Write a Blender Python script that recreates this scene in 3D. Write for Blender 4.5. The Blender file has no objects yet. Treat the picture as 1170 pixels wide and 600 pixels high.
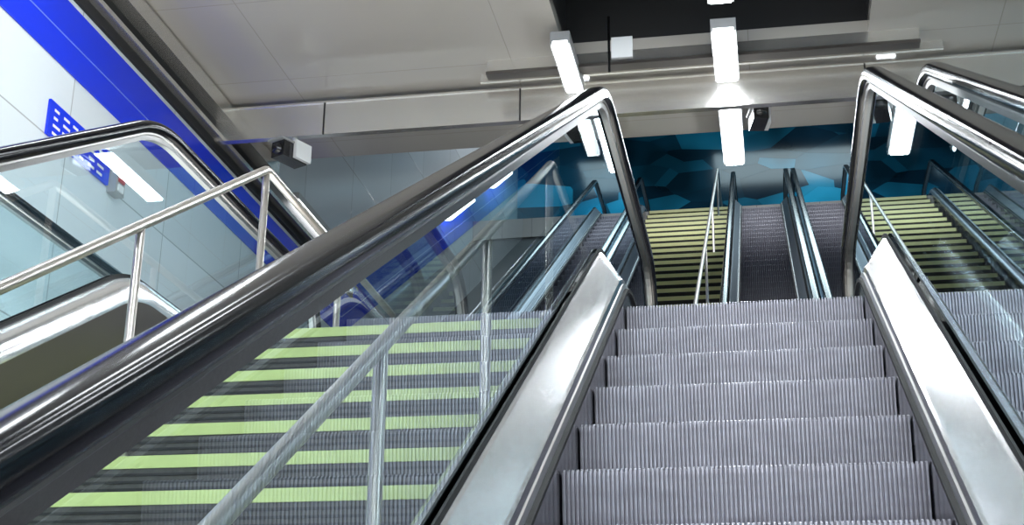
import bpy, math, random
from mathutils import Matrix, Vector
random.seed(3)
ZO = 1.95            # lift so the lower floor is z=0
TAN = 0.5774
scene = bpy.context.scene

# ------------------------------------------------------------------ materials
def new_mat(name):
    m = bpy.data.materials.new(name); m.use_nodes = True
    nt = m.node_tree
    return m, nt, nt.nodes, nt.links, nt.nodes['Principled BSDF']

def simple(name, col, rough=0.5, metal=0.0, coat=0.0, noise=0.0, nscale=6.0, bump=0.0, bscale=40.0, stretch=(1,1,1), spec=0.5):
    m, nt, N, L, b = new_mat(name)
    b.inputs['Base Color'].default_value = (*col, 1)
    b.inputs['Roughness'].default_value = rough
    b.inputs['Metallic'].default_value = metal
    b.inputs['Coat Weight'].default_value = coat
    b.inputs['Coat Roughness'].default_value = 0.06
    b.inputs['Specular IOR Level'].default_value = spec
    tc = N.new('ShaderNodeTexCoord'); mp = N.new('ShaderNodeMapping')
    mp.inputs['Scale'].default_value = stretch
    L.new(tc.outputs['Object'], mp.inputs['Vector'])
    if noise > 0:
        t = N.new('ShaderNodeTexNoise'); t.inputs['Scale'].default_value = nscale
        t.inputs['Detail'].default_value = 4
        L.new(mp.outputs[0], t.inputs['Vector'])
        r = N.new('ShaderNodeMix'); r.data_type = 'RGBA'
        r.inputs['A'].default_value = (*[c*(1-noise) for c in col], 1)
        r.inputs['B'].default_value = (*[min(1, c*(1+noise)) for c in col], 1)
        L.new(t.outputs['Fac'], r.inputs['Factor'])
        L.new(r.outputs['Result'], b.inputs['Base Color'])
    if bump > 0:
        t2 = N.new('ShaderNodeTexNoise'); t2.inputs['Scale'].default_value = bscale
        L.new(mp.outputs[0], t2.inputs['Vector'])
        bp = N.new('ShaderNodeBump'); bp.inputs['Strength'].default_value = bump
        bp.inputs['Distance'].default_value = 0.01
        L.new(t2.outputs['Fac'], bp.inputs['Height'])
        L.new(bp.outputs[0], b.inputs['Normal'])
    return m

def panel_mat(name, col, seam, axes, w, h, rough, noise=0.08, seamw=0.006, metal=0.0):
    m, nt, N, L, b = new_mat(name)
    tc = N.new('ShaderNodeTexCoord'); sp = N.new('ShaderNodeSeparateXYZ'); cb = N.new('ShaderNodeCombineXYZ')
    L.new(tc.outputs['Object'], sp.inputs[0])
    L.new(sp.outputs[axes[0]], cb.inputs[0]); L.new(sp.outputs[axes[1]], cb.inputs[1])
    br = N.new('ShaderNodeTexBrick'); br.offset = 0.0; br.squash = 1.0
    br.inputs['Scale'].default_value = 1.0
    br.inputs['Brick Width'].default_value = w; br.inputs['Row Height'].default_value = h
    br.inputs['Mortar Size'].default_value = seamw; br.inputs['Mortar Smooth'].default_value = 0.1
    br.inputs['Color1'].default_value = (*col, 1)
    br.inputs['Color2'].default_value = (*[c*(1-noise) for c in col], 1)
    br.inputs['Mortar'].default_value = (*seam, 1)
    L.new(cb.outputs[0], br.inputs['Vector'])
    L.new(br.outputs['Color'], b.inputs['Base Color'])
    b.inputs['Roughness'].default_value = rough
    b.inputs['Metallic'].default_value = metal
    bp = N.new('ShaderNodeBump'); bp.inputs['Strength'].default_value = 0.3; bp.inputs['Distance'].default_value = 0.01
    bp.invert = True
    L.new(br.outputs['Fac'], bp.inputs['Height']); L.new(bp.outputs[0], b.inputs['Normal'])
    return m

def glass_mat(name, tint, boost=1.5, base=0.05, rough=0.01):
    m = bpy.data.materials.new(name); m.use_nodes = True
    nt = m.node_tree; N = nt.nodes; L = nt.links; N.clear()
    out = N.new('ShaderNodeOutputMaterial'); mix = N.new('ShaderNodeMixShader')
    tr = N.new('ShaderNodeBsdfTransparent'); tr.inputs[0].default_value = (*tint, 1)
    gl = N.new('ShaderNodeBsdfGlossy'); gl.inputs['Roughness'].default_value = rough
    gl.inputs['Color'].default_value = (0.85, 0.95, 1.0, 1)
    lw = N.new('ShaderNodeLayerWeight'); lw.inputs['Blend'].default_value = 0.5
    pw = N.new('ShaderNodeMath'); pw.operation = 'POWER'; pw.inputs[1].default_value = 4.5
    mu = N.new('ShaderNodeMath'); mu.operation = 'MULTIPLY_ADD'; mu.inputs[1].default_value = boost; mu.inputs[2].default_value = base
    mu.use_clamp = True
    L.new(lw.outputs['Facing'], pw.inputs[0]); L.new(pw.outputs[0], mu.inputs[0]); L.new(mu.outputs[0], mix.inputs[0])
    L.new(tr.outputs[0], mix.inputs[1]); L.new(gl.outputs[0], mix.inputs[2]); L.new(mix.outputs[0], out.inputs[0])
    return m

def emit(name, col, s):
    m = bpy.data.materials.new(name); m.use_nodes = True
    N = m.node_tree.nodes; L = m.node_tree.links; N.clear()
    o = N.new('ShaderNodeOutputMaterial'); e = N.new('ShaderNodeEmission')
    e.inputs[0].default_value = (*col, 1); e.inputs[1].default_value = s
    L.new(e.outputs[0], o.inputs[0]); return m

M_RUB = simple('handrail_rubber', (0.004, 0.004, 0.006), 0.15, spec=0.15)
M_ALU = simple('brushed_aluminium', (0.15, 0.142, 0.135), 0.34, 1.0, noise=0.15, nscale=3, bump=0.05, bscale=60, stretch=(30, 1, 1))
M_ALUL = simple('brushed_aluminium_light', (0.42, 0.41, 0.40), 0.32, 1.0, noise=0.15, nscale=3)
M_DECK = simple('deck_steel', (0.95, 0.95, 0.98), 0.19, 0.88, noise=0.05, nscale=2, bump=0.04, bscale=40, stretch=(30, 1, 1))
M_DECKD = simple('deck_steel_dark', (0.20, 0.22, 0.26), 0.3, 1.0)
M_STEEL = simple('tube_steel', (0.70, 0.66, 0.62), 0.30, 0.9)
M_SKIRT = simple('skirt_dark', (0.03, 0.03, 0.04), 0.22, 0.3, coat=0.4)
M_BRUSH = simple('skirt_brush', (0.01, 0.01, 0.01), 0.7)
M_CLAD = simple('cladding_bronze', (0.14, 0.125, 0.115), 0.42, 0.8, noise=0.2, nscale=0.8)
M_STEP = simple('step_aluminium', (0.37, 0.36, 0.41), 0.42, 0.45, noise=0.4, nscale=9, stretch=(1, 1, 3))
M_STEPD = simple('step_groove', (0.27, 0.26, 0.30), 0.5, 0.3, noise=0.3, nscale=12)
M_GLASS = glass_mat('balustrade_glass', (0.80, 0.91, 0.93), base=0.085, boost=1.5)
M_GLASSB = glass_mat('balustrade_glass_blue', (0.22, 0.32, 0.42), base=0.04)
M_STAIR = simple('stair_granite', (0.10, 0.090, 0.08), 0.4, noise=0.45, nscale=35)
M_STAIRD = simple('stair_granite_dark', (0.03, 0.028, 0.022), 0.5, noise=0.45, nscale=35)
M_GRIP = simple('stair_grip_black', (0.025, 0.023, 0.022), 0.5)
M_YEL = simple('stair_strip_yellow_green', (0.80, 0.93, 0.36), 0.45, noise=0.08, nscale=12)
M_YEL2 = simple('stair_strip_yellow', (0.95, 0.92, 0.45), 0.45, noise=0.1, nscale=12)
M_WALL = panel_mat('wall_white_panels', (0.73, 0.77, 0.80), (0.42, 0.43, 0.43), (1, 2), 1.6, 1.3, 0.12)
M_WALLR = panel_mat('wall_right_panels', (0.32, 0.50, 0.56), (0.15, 0.15, 0.15), (1, 2), 1.6, 1.3, 0.15)
M_CEIL = panel_mat('ceiling_beige_panels', (0.46, 0.43, 0.39), (0.34, 0.32, 0.28), (0, 1), 1.9, 1.25, 0.10, seamw=0.004, noise=0.04)
M_FLOOR = panel_mat('floor_granite', (0.38, 0.37, 0.35), (0.15, 0.15, 0.15), (0, 1), 0.6, 0.6, 0.3)
M_BLUE = simple('blue_enamel', (0.0, 0.03, 0.72), 0.2, noise=0.08, nscale=1)
M_WHITE = simple('white_paint', (0.8, 0.8, 0.8), 0.4)
M_LINE = simple('stripe_line_paint', (0.15, 0.25, 0.85), 0.4)
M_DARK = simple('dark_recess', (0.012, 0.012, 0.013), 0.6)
M_BEAM = simple('beam_steel', (0.84, 0.81, 0.77), 0.22, 0.85, noise=0.12, nscale=1.2, bump=0.03, bscale=8)
M_RED = simple('red_plastic', (0.5, 0.03, 0.02), 0.4)
M_GREY = simple('grey_plastic', (0.35, 0.35, 0.35), 0.4)
M_LENS = simple('camera_black', (0.012, 0.012, 0.014), 0.2, coat=0.5)
M_TUBE = emit('fluorescent_tube', (0.90, 0.96, 1.0), 36)
M_TUBEW = emit('wall_fluorescent_tube', (0.93, 0.97, 1.0), 14)

# faceted dark teal wall
m, nt, N, L, b = new_mat('teal_faceted'); M_TEAL = m
tc = N.new('ShaderNodeTexCoord'); vo = N.new('ShaderNodeTexVoronoi'); vo.inputs['Scale'].default_value = 1.3
mp = N.new('ShaderNodeMapping'); mp.inputs['Rotation'].default_value = (0.4, 0.7, 0.3); mp.inputs['Scale'].default_value = (0.6, 1, 1.6)
L.new(tc.outputs['Object'], mp.inputs[0]); L.new(mp.outputs[0], vo.inputs['Vector'])
cr = N.new('ShaderNodeValToRGB'); sp = N.new('ShaderNodeSeparateColor')
L.new(vo.outputs['Color'], sp.inputs[0]); L.new(sp.outputs[0], cr.inputs[0])
cr.color_ramp.elements[0].color = (0.004, 0.018, 0.034, 1); cr.color_ramp.elements[1].color = (0.014, 0.20, 0.32, 1)
e = cr.color_ramp.elements.new(0.7); e.color = (0.007, 0.06, 0.10, 1)
ng = N.new('ShaderNodeTexNoise'); ng.inputs['Scale'].default_value = 0.5; L.new(tc.outputs['Object'], ng.inputs['Vector'])
rr = N.new('ShaderNodeMapRange'); rr.inputs[1].default_value = 0.4; rr.inputs[2].default_value = 0.62; rr.inputs[3].default_value = 0.5; rr.inputs[4].default_value = 2.0
L.new(ng.outputs['Fac'], rr.inputs[0])
vm = N.new('ShaderNodeVectorMath'); vm.operation = 'SCALE'; L.new(cr.outputs[0], vm.inputs[0]); L.new(rr.outputs[0], vm.inputs['Scale'])
L.new(vm.outputs[0], b.inputs['Base Color']); b.inputs['Roughness'].default_value = 0.12
bp = N.new('ShaderNodeBump'); bp.inputs['Strength'].default_value = 0.5; bp.inputs['Distance'].default_value = 0.2
L.new(sp.outputs[1], bp.inputs['Height']); L.new(bp.outputs[0], b.inputs['Normal'])

# ------------------------------------------------------------------ builders
class MB:
    def __init__(s): s.v = []; s.f = []; s.m = []; s.mats = []; s.sm = []
    def mi(s, mat):
        if mat not in s.mats: s.mats.append(mat)
        return s.mats.index(mat)
    def add(s, vs, fs, mat, smooth=False):
        o = len(s.v); s.v += [tuple(v) for v in vs]; k = s.mi(mat)
        for f in fs: s.f.append([o+i for i in f]); s.m.append(k); s.sm.append(smooth)
    def box(s, x0, x1, y0, y1, z0, z1, mat):
        vs = [(x, y, z) for z in (z0, z1) for y in (y0, y1) for x in (x0, x1)]
        s.add(vs, [(0,2,3,1),(4,5,7,6),(0,1,5,4),(2,6,7,3),(0,4,6,2),(1,3,7,5)], mat)
    def slbox(s, x0, x1, y0, y1, za, zb, h, mat):
        vs = [(x, y, z+d) for d in (0, h) for (y, z) in ((y0, za), (y1, zb)) for x in (x0, x1)]
        s.add(vs, [(0,2,3,1),(4,5,7,6),(0,1,5,4),(2,6,7,3),(0,4,6,2),(1,3,7,5)], mat)
    def shear(s, path, prof, mat, smooth=False):
        n = len(prof); vs = []
        for (y, z) in path:
            for (x, dz) in prof: vs.append((x, y, z+dz))
        fs = []
        for i in range(len(path)-1):
            for j in range(n-1):
                a = i*n+j; fs.append((a, a+1, a+1+n, a+n))
        s.add(vs, fs, mat, smooth)
    def sweep(s, path, prof, mat, smooth=True, caps=True):
        n = len(prof); vs = []
        for i, (y, z) in enumerate(path):
            a = path[max(0, i-1)]; c = path[min(len(path)-1, i+1)]
            ty, tz = c[0]-a[0], c[1]-a[1]; l = math.hypot(ty, tz) or 1
            ny, nz = -tz/l, ty/l
            for (x, d) in prof: vs.append((x, y+ny*d, z+nz*d))
        fs = []
        for i in range(len(path)-1):
            for j in range(n):
                a = i*n+j; b2 = i*n+(j+1) % n; fs.append((a, b2, b2+n, a+n))
        if caps:
            fs.append(tuple(range(n))); fs.append(tuple(range((len(path)-1)*n, len(path)*n)))
        s.add(vs, fs, mat, smooth)
    def tube(s, pts, r, mat, n=14):
        pts = [Vector(p) for p in pts]; vs = []
        for i, p in enumerate(pts):
            t = (pts[min(i+1, len(pts)-1)]-pts[max(i-1, 0)]).normalized()
            up = Vector((1, 0, 0)) if abs(t.x) < 0.9 else Vector((0, 0, 1))
            u = t.cross(up).normalized(); w = t.cross(u)
            for k in range(n):
                a = 2*math.pi*k/n; vs.append(p+u*math.cos(a)*r+w*math.sin(a)*r)
        fs = []
        for i in range(len(pts)-1):
            for k in range(n):
                a = i*n+k; c = i*n+(k+1) % n; fs.append((a, c, c+n, a+n))
        fs.append(tuple(range(n))); fs.append(tuple(range((len(pts)-1)*n, len(pts)*n)))
        s.add(vs, fs, mat, True)
    def obj(s, name, parent=None):
        me = bpy.data.meshes.new(name); me.from_pydata(s.v, [], s.f)
        for mm in s.mats: me.materials.append(mm)
        for p, k, q in zip(me.polygons, s.m, s.sm): p.material_index = k; p.use_smooth = q
        me.update()
        o = bpy.data.objects.new(name, me); scene.collection.objects.link(o)
        if parent: o.parent = parent
        else: o.location.z = ZO
        return o

def empty(name):
    e = bpy.data.objects.new(name, None); scene.collection.objects.link(e); e.location.z = ZO
    e.empty_display_size = 0.2
    return e

def fillet(pts, R, n=10):
    out = [pts[0]]
    for i in range(1, len(pts)-1):
        p0, p1, p2 = Vector(pts[i-1]), Vector(pts[i]), Vector(pts[i+1])
        a = (p0-p1).normalized(); c = (p2-p1).normalized()
        ang = a.angle(c)
        if abs(ang-math.pi) < 1e-3: out.append(tuple(p1)); continue
        t = R/math.tan(ang/2); cen = p1+(a+c).normalized()*(R/math.sin(ang/2))
        s0 = p1+a*t-cen; s1 = p1+c*t-cen
        for k in range(n+1):
            w = s0.lerp(s1, k/n).normalized()*R; out.append(tuple(cen+w))
    out.append(pts[-1]); return out

def epath(E, hl, hi, hh, R, eb=None, et=None):
    yb, zb, yt, zt = E['yb'], E['zb'], E['yt'], E['zt']
    s = (zt-zb)/(yt-yb)
    y1 = yb+(hl-hi)/s; y2 = yt+(hh-hi)/s
    return fillet([(yb-(eb or E['eb']), zb+hl), (y1, zb+hl), (y2, zt+hh), (yt+(et or E['et']), zt+hh)], R)

def escalator(name, xc, hw, E, hr=1.04, hrt=1.13, pitch=0.0125, deck=M_DECK, glass=M_GLASS, clad=M_CLAD, prf=M_ALU, sd=0.38):
    root = empty(name)
    k = hr/1.04
    mb = MB(); yb, zb, yt, zt = E['yb'], E['zb'], E['yt'], E['zt']; s = (zt-zb)/(yt-yb)
    def zl(y): return min(zt, max(zb, zb+s*(y-yb)))
    nr = int(2*hw/pitch); p = 2*hw/nr
    xs = []
    for i in range(nr):
        x = xc-hw+i*p
        xs += [(x+0.02*p, 0), (x+0.30*p, 0), (x+0.42*p, 1), (x+0.90*p, 1)]
    RH = 0.008 if pitch < 0.02 else 0.012
    ks = int((yt-yb)/sd)+4
    y0 = yt-0.107+2*sd
    for i in range(ks):
        yn = y0-i*sd; zn = zl(yn); zp = zl(yn-sd); h = zn-zp
        rows = []
        if h > 0.01:
            rows += [(yn+0.035, zp, -1, 0), (yn+0.018, zp+0.35*h, -1, 0), (yn+0.008, zp+0.7*h, -1, 0), (yn+0.003, zn-0.022, -1, 0)]
        rows += [(yn+0.002, zn-0.006, -0.8, 0.6), (yn+0.01, zn, -0.3, 1), (yn+sd+0.03, zn, 0, 1)]
        n = len(xs); vs = []
        for (y, z, ny, nz) in rows:
            for (x, o) in xs: vs.append((x, y+ny*RH*o, z+nz*RH*(o-1)))
        g = []; t = []
        for r in range(len(rows)-1):
            for j in range(n-1):
                q = (r*n+j, r*n+j+1, (r+1)*n+j+1, (r+1)*n+j)
                (t if (xs[j][1] and xs[j+1][1]) else g).append(q)
        mb.add(vs, t, M_STEP); o = len(mb.v)-len(vs)
        km = mb.mi(M_STEPD)
        for q in g: mb.f.append([o+a for a in q]); mb.m.append(km); mb.sm.append(False)
    mb.obj('steps', root)
    mb = MB()
    mb.box(xc-hw, xc+hw, yt+0.9, yt+E['et']+0.5, zt-0.03, zt+0.012, M_ALUL)
    mb.box(xc-hw, xc+hw, yb-E['eb']-0.5, yb-0.9, zb-0.03, zb+0.012, M_ALUL)
    mb.obj('landing_plates', root)
    base = epath(E, 0, 0, 0, 0.7)
    for sd_, nm in ((-1, 'left'), (1, 'right')):
        X = lambda d: xc+sd_*(hw+d)
        mb = MB()
        mb.shear(base, [(X(0.004), -0.35), (X(0.004), 0.055*k)], M_SKIRT, True)
        mb.shear(base, [(X(0.004), 0.055*k), (X(-0.008), 0.06*k), (X(-0.008), 0.075*k), (X(0.006), 0.08*k)], M_BRUSH)
        mb.shear(base, [(X(0.006), 0.08*k), (X(0.012), 0.10*k), (X(0.018), 0.102*k)], M_ALUL)
        mb.shear(base, [(X(0.018), 0.102*k), (X(0.024), 0.125*k)], M_SKIRT)
        mb.shear(base, [(X(0.024), 0.125*k), (X(0.032), 0.135*k), (X(0.105), 0.245*k), (X(0.113), 0.255*k)], deck, False)
        mb.shear(base, [(X(0.113), 0.255*k), (X(0.115), 0.275*k), (X(0.122), 0.275*k)], M_BRUSH)
        mb.shear(base, [(X(0.138), 0.275*k), (X(0.145), 0.275*k), (X(0.147), 0.255*k)], M_BRUSH)
        mb.shear(base, [(X(0.147), 0.255*k), (X(0.172), 0.250*k), (X(0.205), 0.215*k), (X(0.220), 0.165*k), (X(0.222), 0.13*k)], deck, True)
        mb.shear(base, [(X(0.222), 0.13*k), (X(0.222), -0.55)], clad, True)
        for (y, z) in (base[0], base[-1]):
            prof = [(X(0.004), -0.35), (X(0.012), 0.10*k), (X(0.032), 0.135*k), (X(0.113), 0.255*k), (X(0.147), 0.255*k), (X(0.205), 0.215*k), (X(0.222), 0.13*k), (X(0.222), -0.55)]
            mb.add([(x, y, z+d) for x, d in prof], [tuple(range(len(prof)))], prf)
        mb.obj('deck_and_skirt_'+nm, root)
        top = epath(E, hr-0.02, hr, hrt, 0.9*k, E['eb']-0.15, E['et']-0.15)
        r = 0.40*k
        def arc(cy, cz, sg):
            return [(cy+sg*r*math.sin(a), cz+r*math.cos(a)) for a in [math.radians(170*i/16) for i in range(1, 17)]]
        tb = top[0]; tt = top[-1]
        full = list(reversed(arc(tb[0], tb[1]-r, -1)))+top+arc(tt[0], tt[1]-r, 1)
        hx = X(0.13)
        W = 0.045; H = 0.033
        prof = [(hx+W*(1 if c > 0 else -1)*abs(c)**0.6, -0.009+H*(1 if s2 > 0 else -1)*abs(s2)**0.75) for c, s2 in [(math.cos(2*math.pi*i/20), math.sin(2*math.pi*i/20)) for i in range(20)]]
        mb = MB(); mb.sweep(full, prof, M_RUB)
        mb.obj('handrail_'+nm, root)
        mb = MB()
        prof = [(hx-0.024, -0.040), (hx+0.024, -0.040), (hx+0.024, -0.048), (hx+0.018, -0.052), (hx+0.015, -0.076), (hx-0.015, -0.076), (hx-0.018, -0.052), (hx-0.024, -0.048)]
        mb.sweep(full, prof, prf, smooth=False)
        mb.obj('handrail_profile_'+nm, root)
        inner = []
        for i, (y, z) in enumerate(full):
            a = full[max(0, i-1)]; c = full[min(len(full)-1, i+1)]
            ty, tz = c[0]-a[0], c[1]-a[1]; l = math.hypot(ty, tz)
            inner.append((y+tz/l*0.07, z-ty/l*0.07))
        low = [(y, z+0.26*k) for (y, z) in base if inner[0][0]-0.05 < y < inner[-1][0]+0.05]
        low = [(inner[0][0], base[0][1]+0.26*k)]+low+[(inner[-1][0], base[-1][1]+0.26*k)]
        poly = inner+list(reversed(low))
        mb = MB(); mb.add([(hx, y, z) for y, z in poly], [tuple(range(len(poly)))], glass)
        mb.obj('glass_'+nm, root)
    mb = MB()
    mb.shear(base, [(xc-hw-0.22, -0.55), (xc+hw+0.22, -0.55)], M_DARK)
    mb.obj('truss_soffit', root)
    return root

ZT = 1.95
E1 = dict(yb=-0.868, zb=-1.95, yt=5.887, zt=ZT, eb=2.2, et=2.6)
escalator('escalator', -0.08, 0.5, E1)
escalator('escalator', 1.45, 0.5, E1, pitch=0.025)
escalator('escalator', -3.63, 0.5, E1, pitch=0.025, prf=M_ALUL)
ZU = 10.30
E2 = dict(yb=11.2, zb=ZT, yt=25.66, zt=ZU, eb=1.2, et=1.6)
for xc in (0.085, 1.235, -2.75):
    escalator('escalator', xc, 0.375, E2, hr=0.75, hrt=0.78, pitch=0.03, glass=M_GLASSB, clad=M_SKIRT, deck=M_DECKD, prf=M_DECKD)

# ------------------------------------------------------------------ stairs
def stairs(name, x0, x1, ytop, ztop, n, going, rise, sw=0.042, solid=M_STAIR, strip=M_YEL, grips=True):
    root = empty(name); mb = MB(); st = MB()
    for i in range(n):
        yn = ytop-i*going; zn = ztop-i*rise
        mb.box(x0, x1, yn, yn+going+0.02, zn-rise-0.12, zn, solid)
        st.box(x0+0.02, x1-0.02, yn-0.006, yn+0.045, zn-sw, zn+0.003, strip)
        if grips:
            for g in range(3):
                zz = zn-sw-0.018-g*0.026
                st.box(x0+0.02, x1-0.02, yn-0.004, yn+0.01, zz-0.009, zz, M_GRIP)
    mb.obj('steps', root); st.obj('nosing_strips', root)
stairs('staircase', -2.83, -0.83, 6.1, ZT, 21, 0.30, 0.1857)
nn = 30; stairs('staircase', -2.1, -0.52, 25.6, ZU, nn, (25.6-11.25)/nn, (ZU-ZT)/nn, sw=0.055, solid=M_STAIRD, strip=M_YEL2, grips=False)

def stair_rail(name, X, ylist, h=0.77, ytop=6.1, yend=8.6):
    root = empty(name); mb = MB()
    zf = lambda y: min(ZT, ZT+0.619*(y-6.1))
    yl = min(ylist)-0.3
    pts = fillet([(yl, zf(yl)+h), (ytop+0.05, ZT+h+0.03), (yend, ZT+h+0.03)], 0.12, 6)
    mb.tube([(X, y, z) for y, z in pts], 0.022, M_STEEL)
    mb.obj('rail', root); mb = MB()
    for y in ylist+[7.4, yend-0.02]:
        zt_ = min(zf(y)+h, ZT+h+0.03)
        zb_ = zf(y)-0.10 if y < 6.1 else ZT
        mb.tube([(X, y, zb_), (X, y, zt_)], 0.019, M_STEEL)
        mb.tube([(X, y, zb_+0.0), (X, y, zb_+0.02)], 0.045, M_STEEL)
    mb.obj('posts', root)
stair_rail('stair_handrail', -0.97, [6.1, 4.67, 3.35, 1.95, 0.6])
stair_rail('stair_handrail', -2.42, [6.15, 4.85, 3.4, 1.95, 0.6], h=0.84)
def slope_rail(name, X):
    mb = MB(); s = (ZU-ZT)/14.35
    mb.tube([(X, 11.25, ZT+0.8), (X, 25.6, ZU+0.8), (X, 27.5, ZU+0.8)], 0.025, M_STEEL)
    for i in range(5):
        y = 11.4+i*3.4; z = ZT+s*(y-11.25)
        mb.tube([(X, y, z-0.1), (X, y, z+0.79)], 0.02, M_STEEL)
    mb.obj(name)
slope_rail('stair_handrail', -0.72)

# ------------------------------------------------------------------ room shell
XL, XR = -4.6, 4.2
CZ = 5.4
def quad(name, pts, mat):
    mb = MB(); mb.add(pts, [tuple(range(len(pts)))], mat); return mb.obj(name)
mb = MB(); mb.box(XL, XR, -9, 1.0, -2.15, -1.952, M_FLOOR); mb.obj('floor')
mb = MB(); mb.box(XL, XR, 6.4, 11.5, 1.6, ZT-0.002, M_FLOOR); mb.obj('floor_landing')
mb = MB(); mb.box(XL, XR, 25.6, 31, ZU-0.4, ZU-0.002, M_FLOOR); mb.obj('floor_upper')
mb = MB()
mb.add([(XL, 11.2, ZT-0.3), (XR, 11.2, ZT-0.3), (XR, 25.8, ZU-0.3), (XL, 25.8, ZU-0.3)], [(0, 1, 2, 3)], M_DARK); mb.obj('floor_slope')
quad('floor_slope_lower', [(XL, -0.9, -2.3), (XR, -0.9, -2.3), (XR, 6.5, 1.55), (XL, 6.5, 1.55)], M_DARK)
mb = MB(); mb.box(XL-0.2, XL, -9, 31, -2.2, 17.5, M_WALL); mb.obj('wall_left')
mb = MB(); mb.box(XR, XR+0.2, -9, 31, -2.2, 17.5, M_WALLR); mb.obj('wall_right')
mb = MB(); mb.box(XL, XR, 30.5, 30.7, ZU-0.5, 17.5, M_TEAL); mb.obj('wall_far')
mb = MB(); mb.box(XL, XR, -9.2, -9, -2.2, CZ, M_WALLR); mb.obj('wall_back')
OX0, OX1, OY0, OY1 = -1.45, 0.92, 7.0, 9.95
mb = MB()
mb.box(XL, XR, -9, OY0, CZ, CZ+0.1, M_CEIL)
mb.box(XL, OX0, OY0, OY1, CZ, CZ+0.1, M_CEIL)
mb.box(OX1, XR, OY0, OY1, CZ, CZ+0.1, M_CEIL)
mb.box(XL, XR, OY1, 11.6, CZ, CZ+0.1, M_CEIL)
mb.obj('ceiling')
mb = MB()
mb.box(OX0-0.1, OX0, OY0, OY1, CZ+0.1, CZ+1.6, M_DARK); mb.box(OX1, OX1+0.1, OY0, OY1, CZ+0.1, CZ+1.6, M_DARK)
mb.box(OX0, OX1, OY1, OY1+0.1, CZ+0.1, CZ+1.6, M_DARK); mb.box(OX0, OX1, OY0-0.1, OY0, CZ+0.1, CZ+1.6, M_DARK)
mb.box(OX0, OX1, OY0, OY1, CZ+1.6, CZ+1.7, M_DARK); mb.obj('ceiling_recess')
quad('ceiling_fascia', [(XL, 11.6, CZ), (XR, 11.6, CZ), (XR, 11.6, CZ+3), (XL, 11.6, CZ+3)], M_DARK)
quad('ceiling_slope', [(XL, 11.6, CZ+2.9), (XR, 11.6, CZ+2.9), (XR, 31, 17.4), (XL, 31, 17.4)], M_TEAL)

mb = MB(); mb.box(XL, XR, 10.35, 10.42, 5.04, 5.33, M_BEAM); mb.box(XL, XR, 10.335, 10.44, 5.33, 5.345, M_BEAM)
for x in (-3.6, -1.9, 0.9, 2.7): mb.box(x, x+0.012, 10.343, 10.36, 5.04, 5.33, M_DARK)
mb.obj('ceiling_beam')
mb = MB(); mb.box(-2.1, 1.3, 9.95, 10.01, 5.29, 5.4, M_BEAM); mb.box(-2.1, 1.3, 9.92, 10.03, 5.265, 5.29, M_CLAD)
mb.box(-2.2, 1.5, 10.18, 10.21, 5.33, 5.4, M_BEAM); mb.obj('ceiling_trim')

def band(name, z0, z1, xo, mat, yk=14.2, y0=-9, y1=30.4):
    s = TAN; x = XL+xo; mb = MB()
    ya = yk; vs = []
    for (y, za) in ((y0, 0), (ya, 0), (y1, (y1-ya)*s)):
        vs += [(x, y, z0+za), (x, y, z1+za)]
    vs += [(XL, v[1], v[2]) for v in vs]
    mb.add(vs, [(0, 1, 3, 2), (2, 3, 5, 4), (0, 6, 8, 2), (2, 8, 10, 4), (1, 3, 9, 7), (3, 5, 11, 9)], mat)
    return mb.obj(name)
band('wall_stripe_blue', 4.45, 4.93, 0.012, M_BLUE)
band('wall_stripe_line', 4.66, 4.668, 0.016, M_LINE)
mb = MB()
mb.box(XL, XL+0.03, -9, 11.6, 4.98, 5.36, M_DARK)
mb.box(XL, XL+0.10, -9, 14.5, 5.06, 5.10, M_BEAM)
mb.box(XL, XL+0.16, -9, 11.6, 5.24, 5.38, M_BEAM)
mb.box(XL, XL+0.04, 11.6, 14.5, 4.98, 5.25, M_DARK)
mb.obj('trim_channel')

# ------------------------------------------------------------------ fittings
def fixture(x, y0, y1, z=5.22, w=0.15, hang=True, mat=M_TUBE):
    mb = MB()
    mb.box(x-w/2-0.02, x+w/2+0.02, y0-0.03, y1+0.03, z+0.02, z+0.10, M_GREY)
    for sx in (-1, 1): mb.box(x+sx*(w/2+0.012)-0.008, x+sx*(w/2+0.012)+0.008, y0-0.03, y1+0.03, z-0.005, z+0.02, M_GREY)
    mb.box(x-w/2, x+w/2, y0, y1, z-0.025, z+0.02, mat)
    if hang:
        for y in (y0+0.15, y1-0.15): mb.box(x-0.02, x+0.02, y-0.02, y+0.02, z+0.10, CZ, M_GREY)
    mb.obj('ceiling_and_fill_light')
for x in (-1.42, -0.18, 1.12):
    if x < 1: fixture(x, 9.45, 10.22, w=0.15 if x > -1 else 0.11)
    fixture(x, 10.75, 11.9 if x == -0.18 else 11.5, w=0.15 if x > -1 else 0.11)
    for y in (-6, -3.5, -1, 1.5, 4.0): fixture(x, y, y+1.3, z=5.27)  # unseen rows overhead and behind the camera, added as fill light
fixture(-0.18, 7.8, 8.98)
for y in (-6, -3.5, -1, 1.5, 4.0, 6.3): fixture(-3.5, y, y+1.3, z=5.27); fixture(3.0, y, y+1.3, z=5.27)  # unseen side rows, added to brighten the walls and hall
mb = MB(); mb.box(XL, XL+0.12, 12.3, 14.3, 5.30, 5.37, M_GREY); mb.box(XL+0.02, XL+0.10, 12.35, 14.25, 5.25, 5.30, M_TUBEW); mb.obj('wall_light')
for (y) in (18.6, 21.8):
    mb = MB(); za = 5.0+TAN*(y-14.2); zb = za+TAN*1.7
    mb.slbox(XL, XL+0.20, y, y+1.7, za+0.16, zb+0.16, 0.08, M_GREY); mb.slbox(XL+0.02, XL+0.18, y+0.05, y+1.65, za, zb-0.03, 0.16, M_TUBEW); mb.obj('wall_light')

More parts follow.
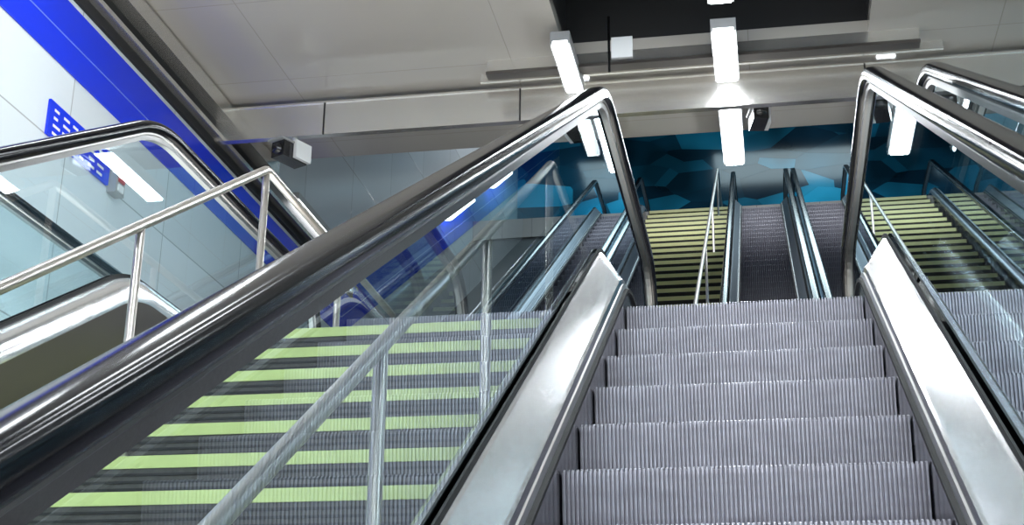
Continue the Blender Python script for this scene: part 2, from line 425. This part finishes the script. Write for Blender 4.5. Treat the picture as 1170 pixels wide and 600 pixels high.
def cctv(x, y, z, yaw, ztop, s=1.0):
    mb = MB()
    mb.box(-0.07*s, 0.07*s, -0.16*s, 0.12*s, -0.07*s, 0.07*s, M_LENS)
    mb.box(-0.085*s, 0.085*s, -0.20*s, 0.14*s, 0.07*s, 0.085*s, M_GREY)
    mb.tube([(0, -0.16*s, 0), (0, -0.19*s, 0)], 0.045*s, M_LENS)
    mb.tube([(0, 0.03*s, 0.08*s), (0, 0.03*s, ztop-z)], 0.02*s, M_WHITE)
    mb.box(0.075*s, 0.11*s, -0.05*s, 0.13*s, -0.06*s, 0.10*s, M_WHITE)
    o = mb.obj('security_camera'); o.location = (x, y, z+ZO); o.rotation_euler[2] = yaw
cctv(-3.87, 10.36, 4.87, math.radians(-25), 5.038, 1.0)
cctv(0.05, 10.75, 5.10, math.radians(10), 5.39, 0.9)

mb = MB(); mb.tube([(-1.04, 9.4, 4.93), (-1.04, 9.4, 5.40)], 0.010, M_LENS)
mb.box(-1.02, -0.86, 9.38, 9.40, 5.03, 5.21, M_GREY); mb.box(-1.02, -0.86, 9.375, 9.38, 5.035, 5.205, M_WHITE); mb.obj('hanging_sign')
mb = MB(); mb.box(XL, XL+0.02, 7.7, 8.6, 3.90, 4.15, M_BLUE)
for i in range(4):
    for j in range(6):
        y = 7.76+j*0.13; z = 4.10-i*0.055
        mb.box(XL+0.02, XL+0.023, y, y+0.05+0.05*random.random(), z-0.014, z+0.004, M_WHITE)
mb.obj('wall_sign')
mb = MB(); mb.box(XL, XL+0.07, 8.62, 8.76, 3.86, 4.06, M_GREY); mb.box(XL+0.07, XL+0.085, 8.65, 8.73, 3.95, 4.02, M_RED); mb.box(XL+0.07, XL+0.08, 8.65, 8.73, 3.88, 3.93, M_WHITE); mb.obj('emergency_intercom')

# ------------------------------------------------------------------ added fill lights
def area(name, loc, size, energy, col=(1, 1, 1), rot=(0, 0, 0)):
    d = bpy.data.lights.new(name, 'AREA'); d.shape = 'RECTANGLE'; d.size, d.size_y = size; d.energy = energy; d.color = col
    o = bpy.data.objects.new(name, d); scene.collection.objects.link(o); o.location = (loc[0], loc[1], loc[2]+ZO); o.rotation_euler = rot
area('fill_upper', (0, 19, 12.0), (6, 6), 650, (0.93, 0.97, 1.0))  # added area light over the second flight, brightens wall and stripe
area('fill_top_landing', (1.0, 27.5, 14.5), (4, 2), 150, (0.7, 0.92, 1.0))  # added bluish fill for the teal end wall, no fitting there
area('fill_lower_hall', (-0.5, -7.5, 2.5), (7, 3), 300, (0.98, 0.99, 1.0), (math.radians(97), 0, 0))  # added panel behind the camera to light beam face and stairs
area('fill_uplight', (-1.6, 7.6, 2.2), (6, 2), 85, (1.0, 0.96, 0.91), (math.radians(180), 0, 0))  # added upward fill floating in mid-air, brightens the ceiling
w = bpy.data.worlds.new('World'); scene.world = w; w.use_nodes = True
w.node_tree.nodes['Background'].inputs[0].default_value = (0.6, 0.65, 0.7, 1); w.node_tree.nodes['Background'].inputs[1].default_value = 0.3

# ------------------------------------------------------------------ camera
p = math.radians(19.8); ps = math.radians(10.65); rho = 0.012
F = Vector((-math.sin(ps)*math.cos(p), math.cos(ps)*math.cos(p), math.sin(p)))
R = Vector((math.cos(ps), math.sin(ps), 0)); U = R.cross(F)
R2 = (R+rho*U).normalized(); U2 = (U-rho*R).normalized()
cam = bpy.data.cameras.new('camera'); co = bpy.data.objects.new('camera', cam); scene.collection.objects.link(co)
cam.sensor_width = 36; cam.lens = 1600/1170*36; cam.clip_start = 0.02
co.matrix_world = Matrix(((R2.x, U2.x, -F.x, 0), (R2.y, U2.y, -F.y, 0), (R2.z, U2.z, -F.z, ZO), (0, 0, 0, 1)))
scene.camera = co
scene.view_settings.view_transform = 'Standard'
scene.view_settings.exposure = 0.25
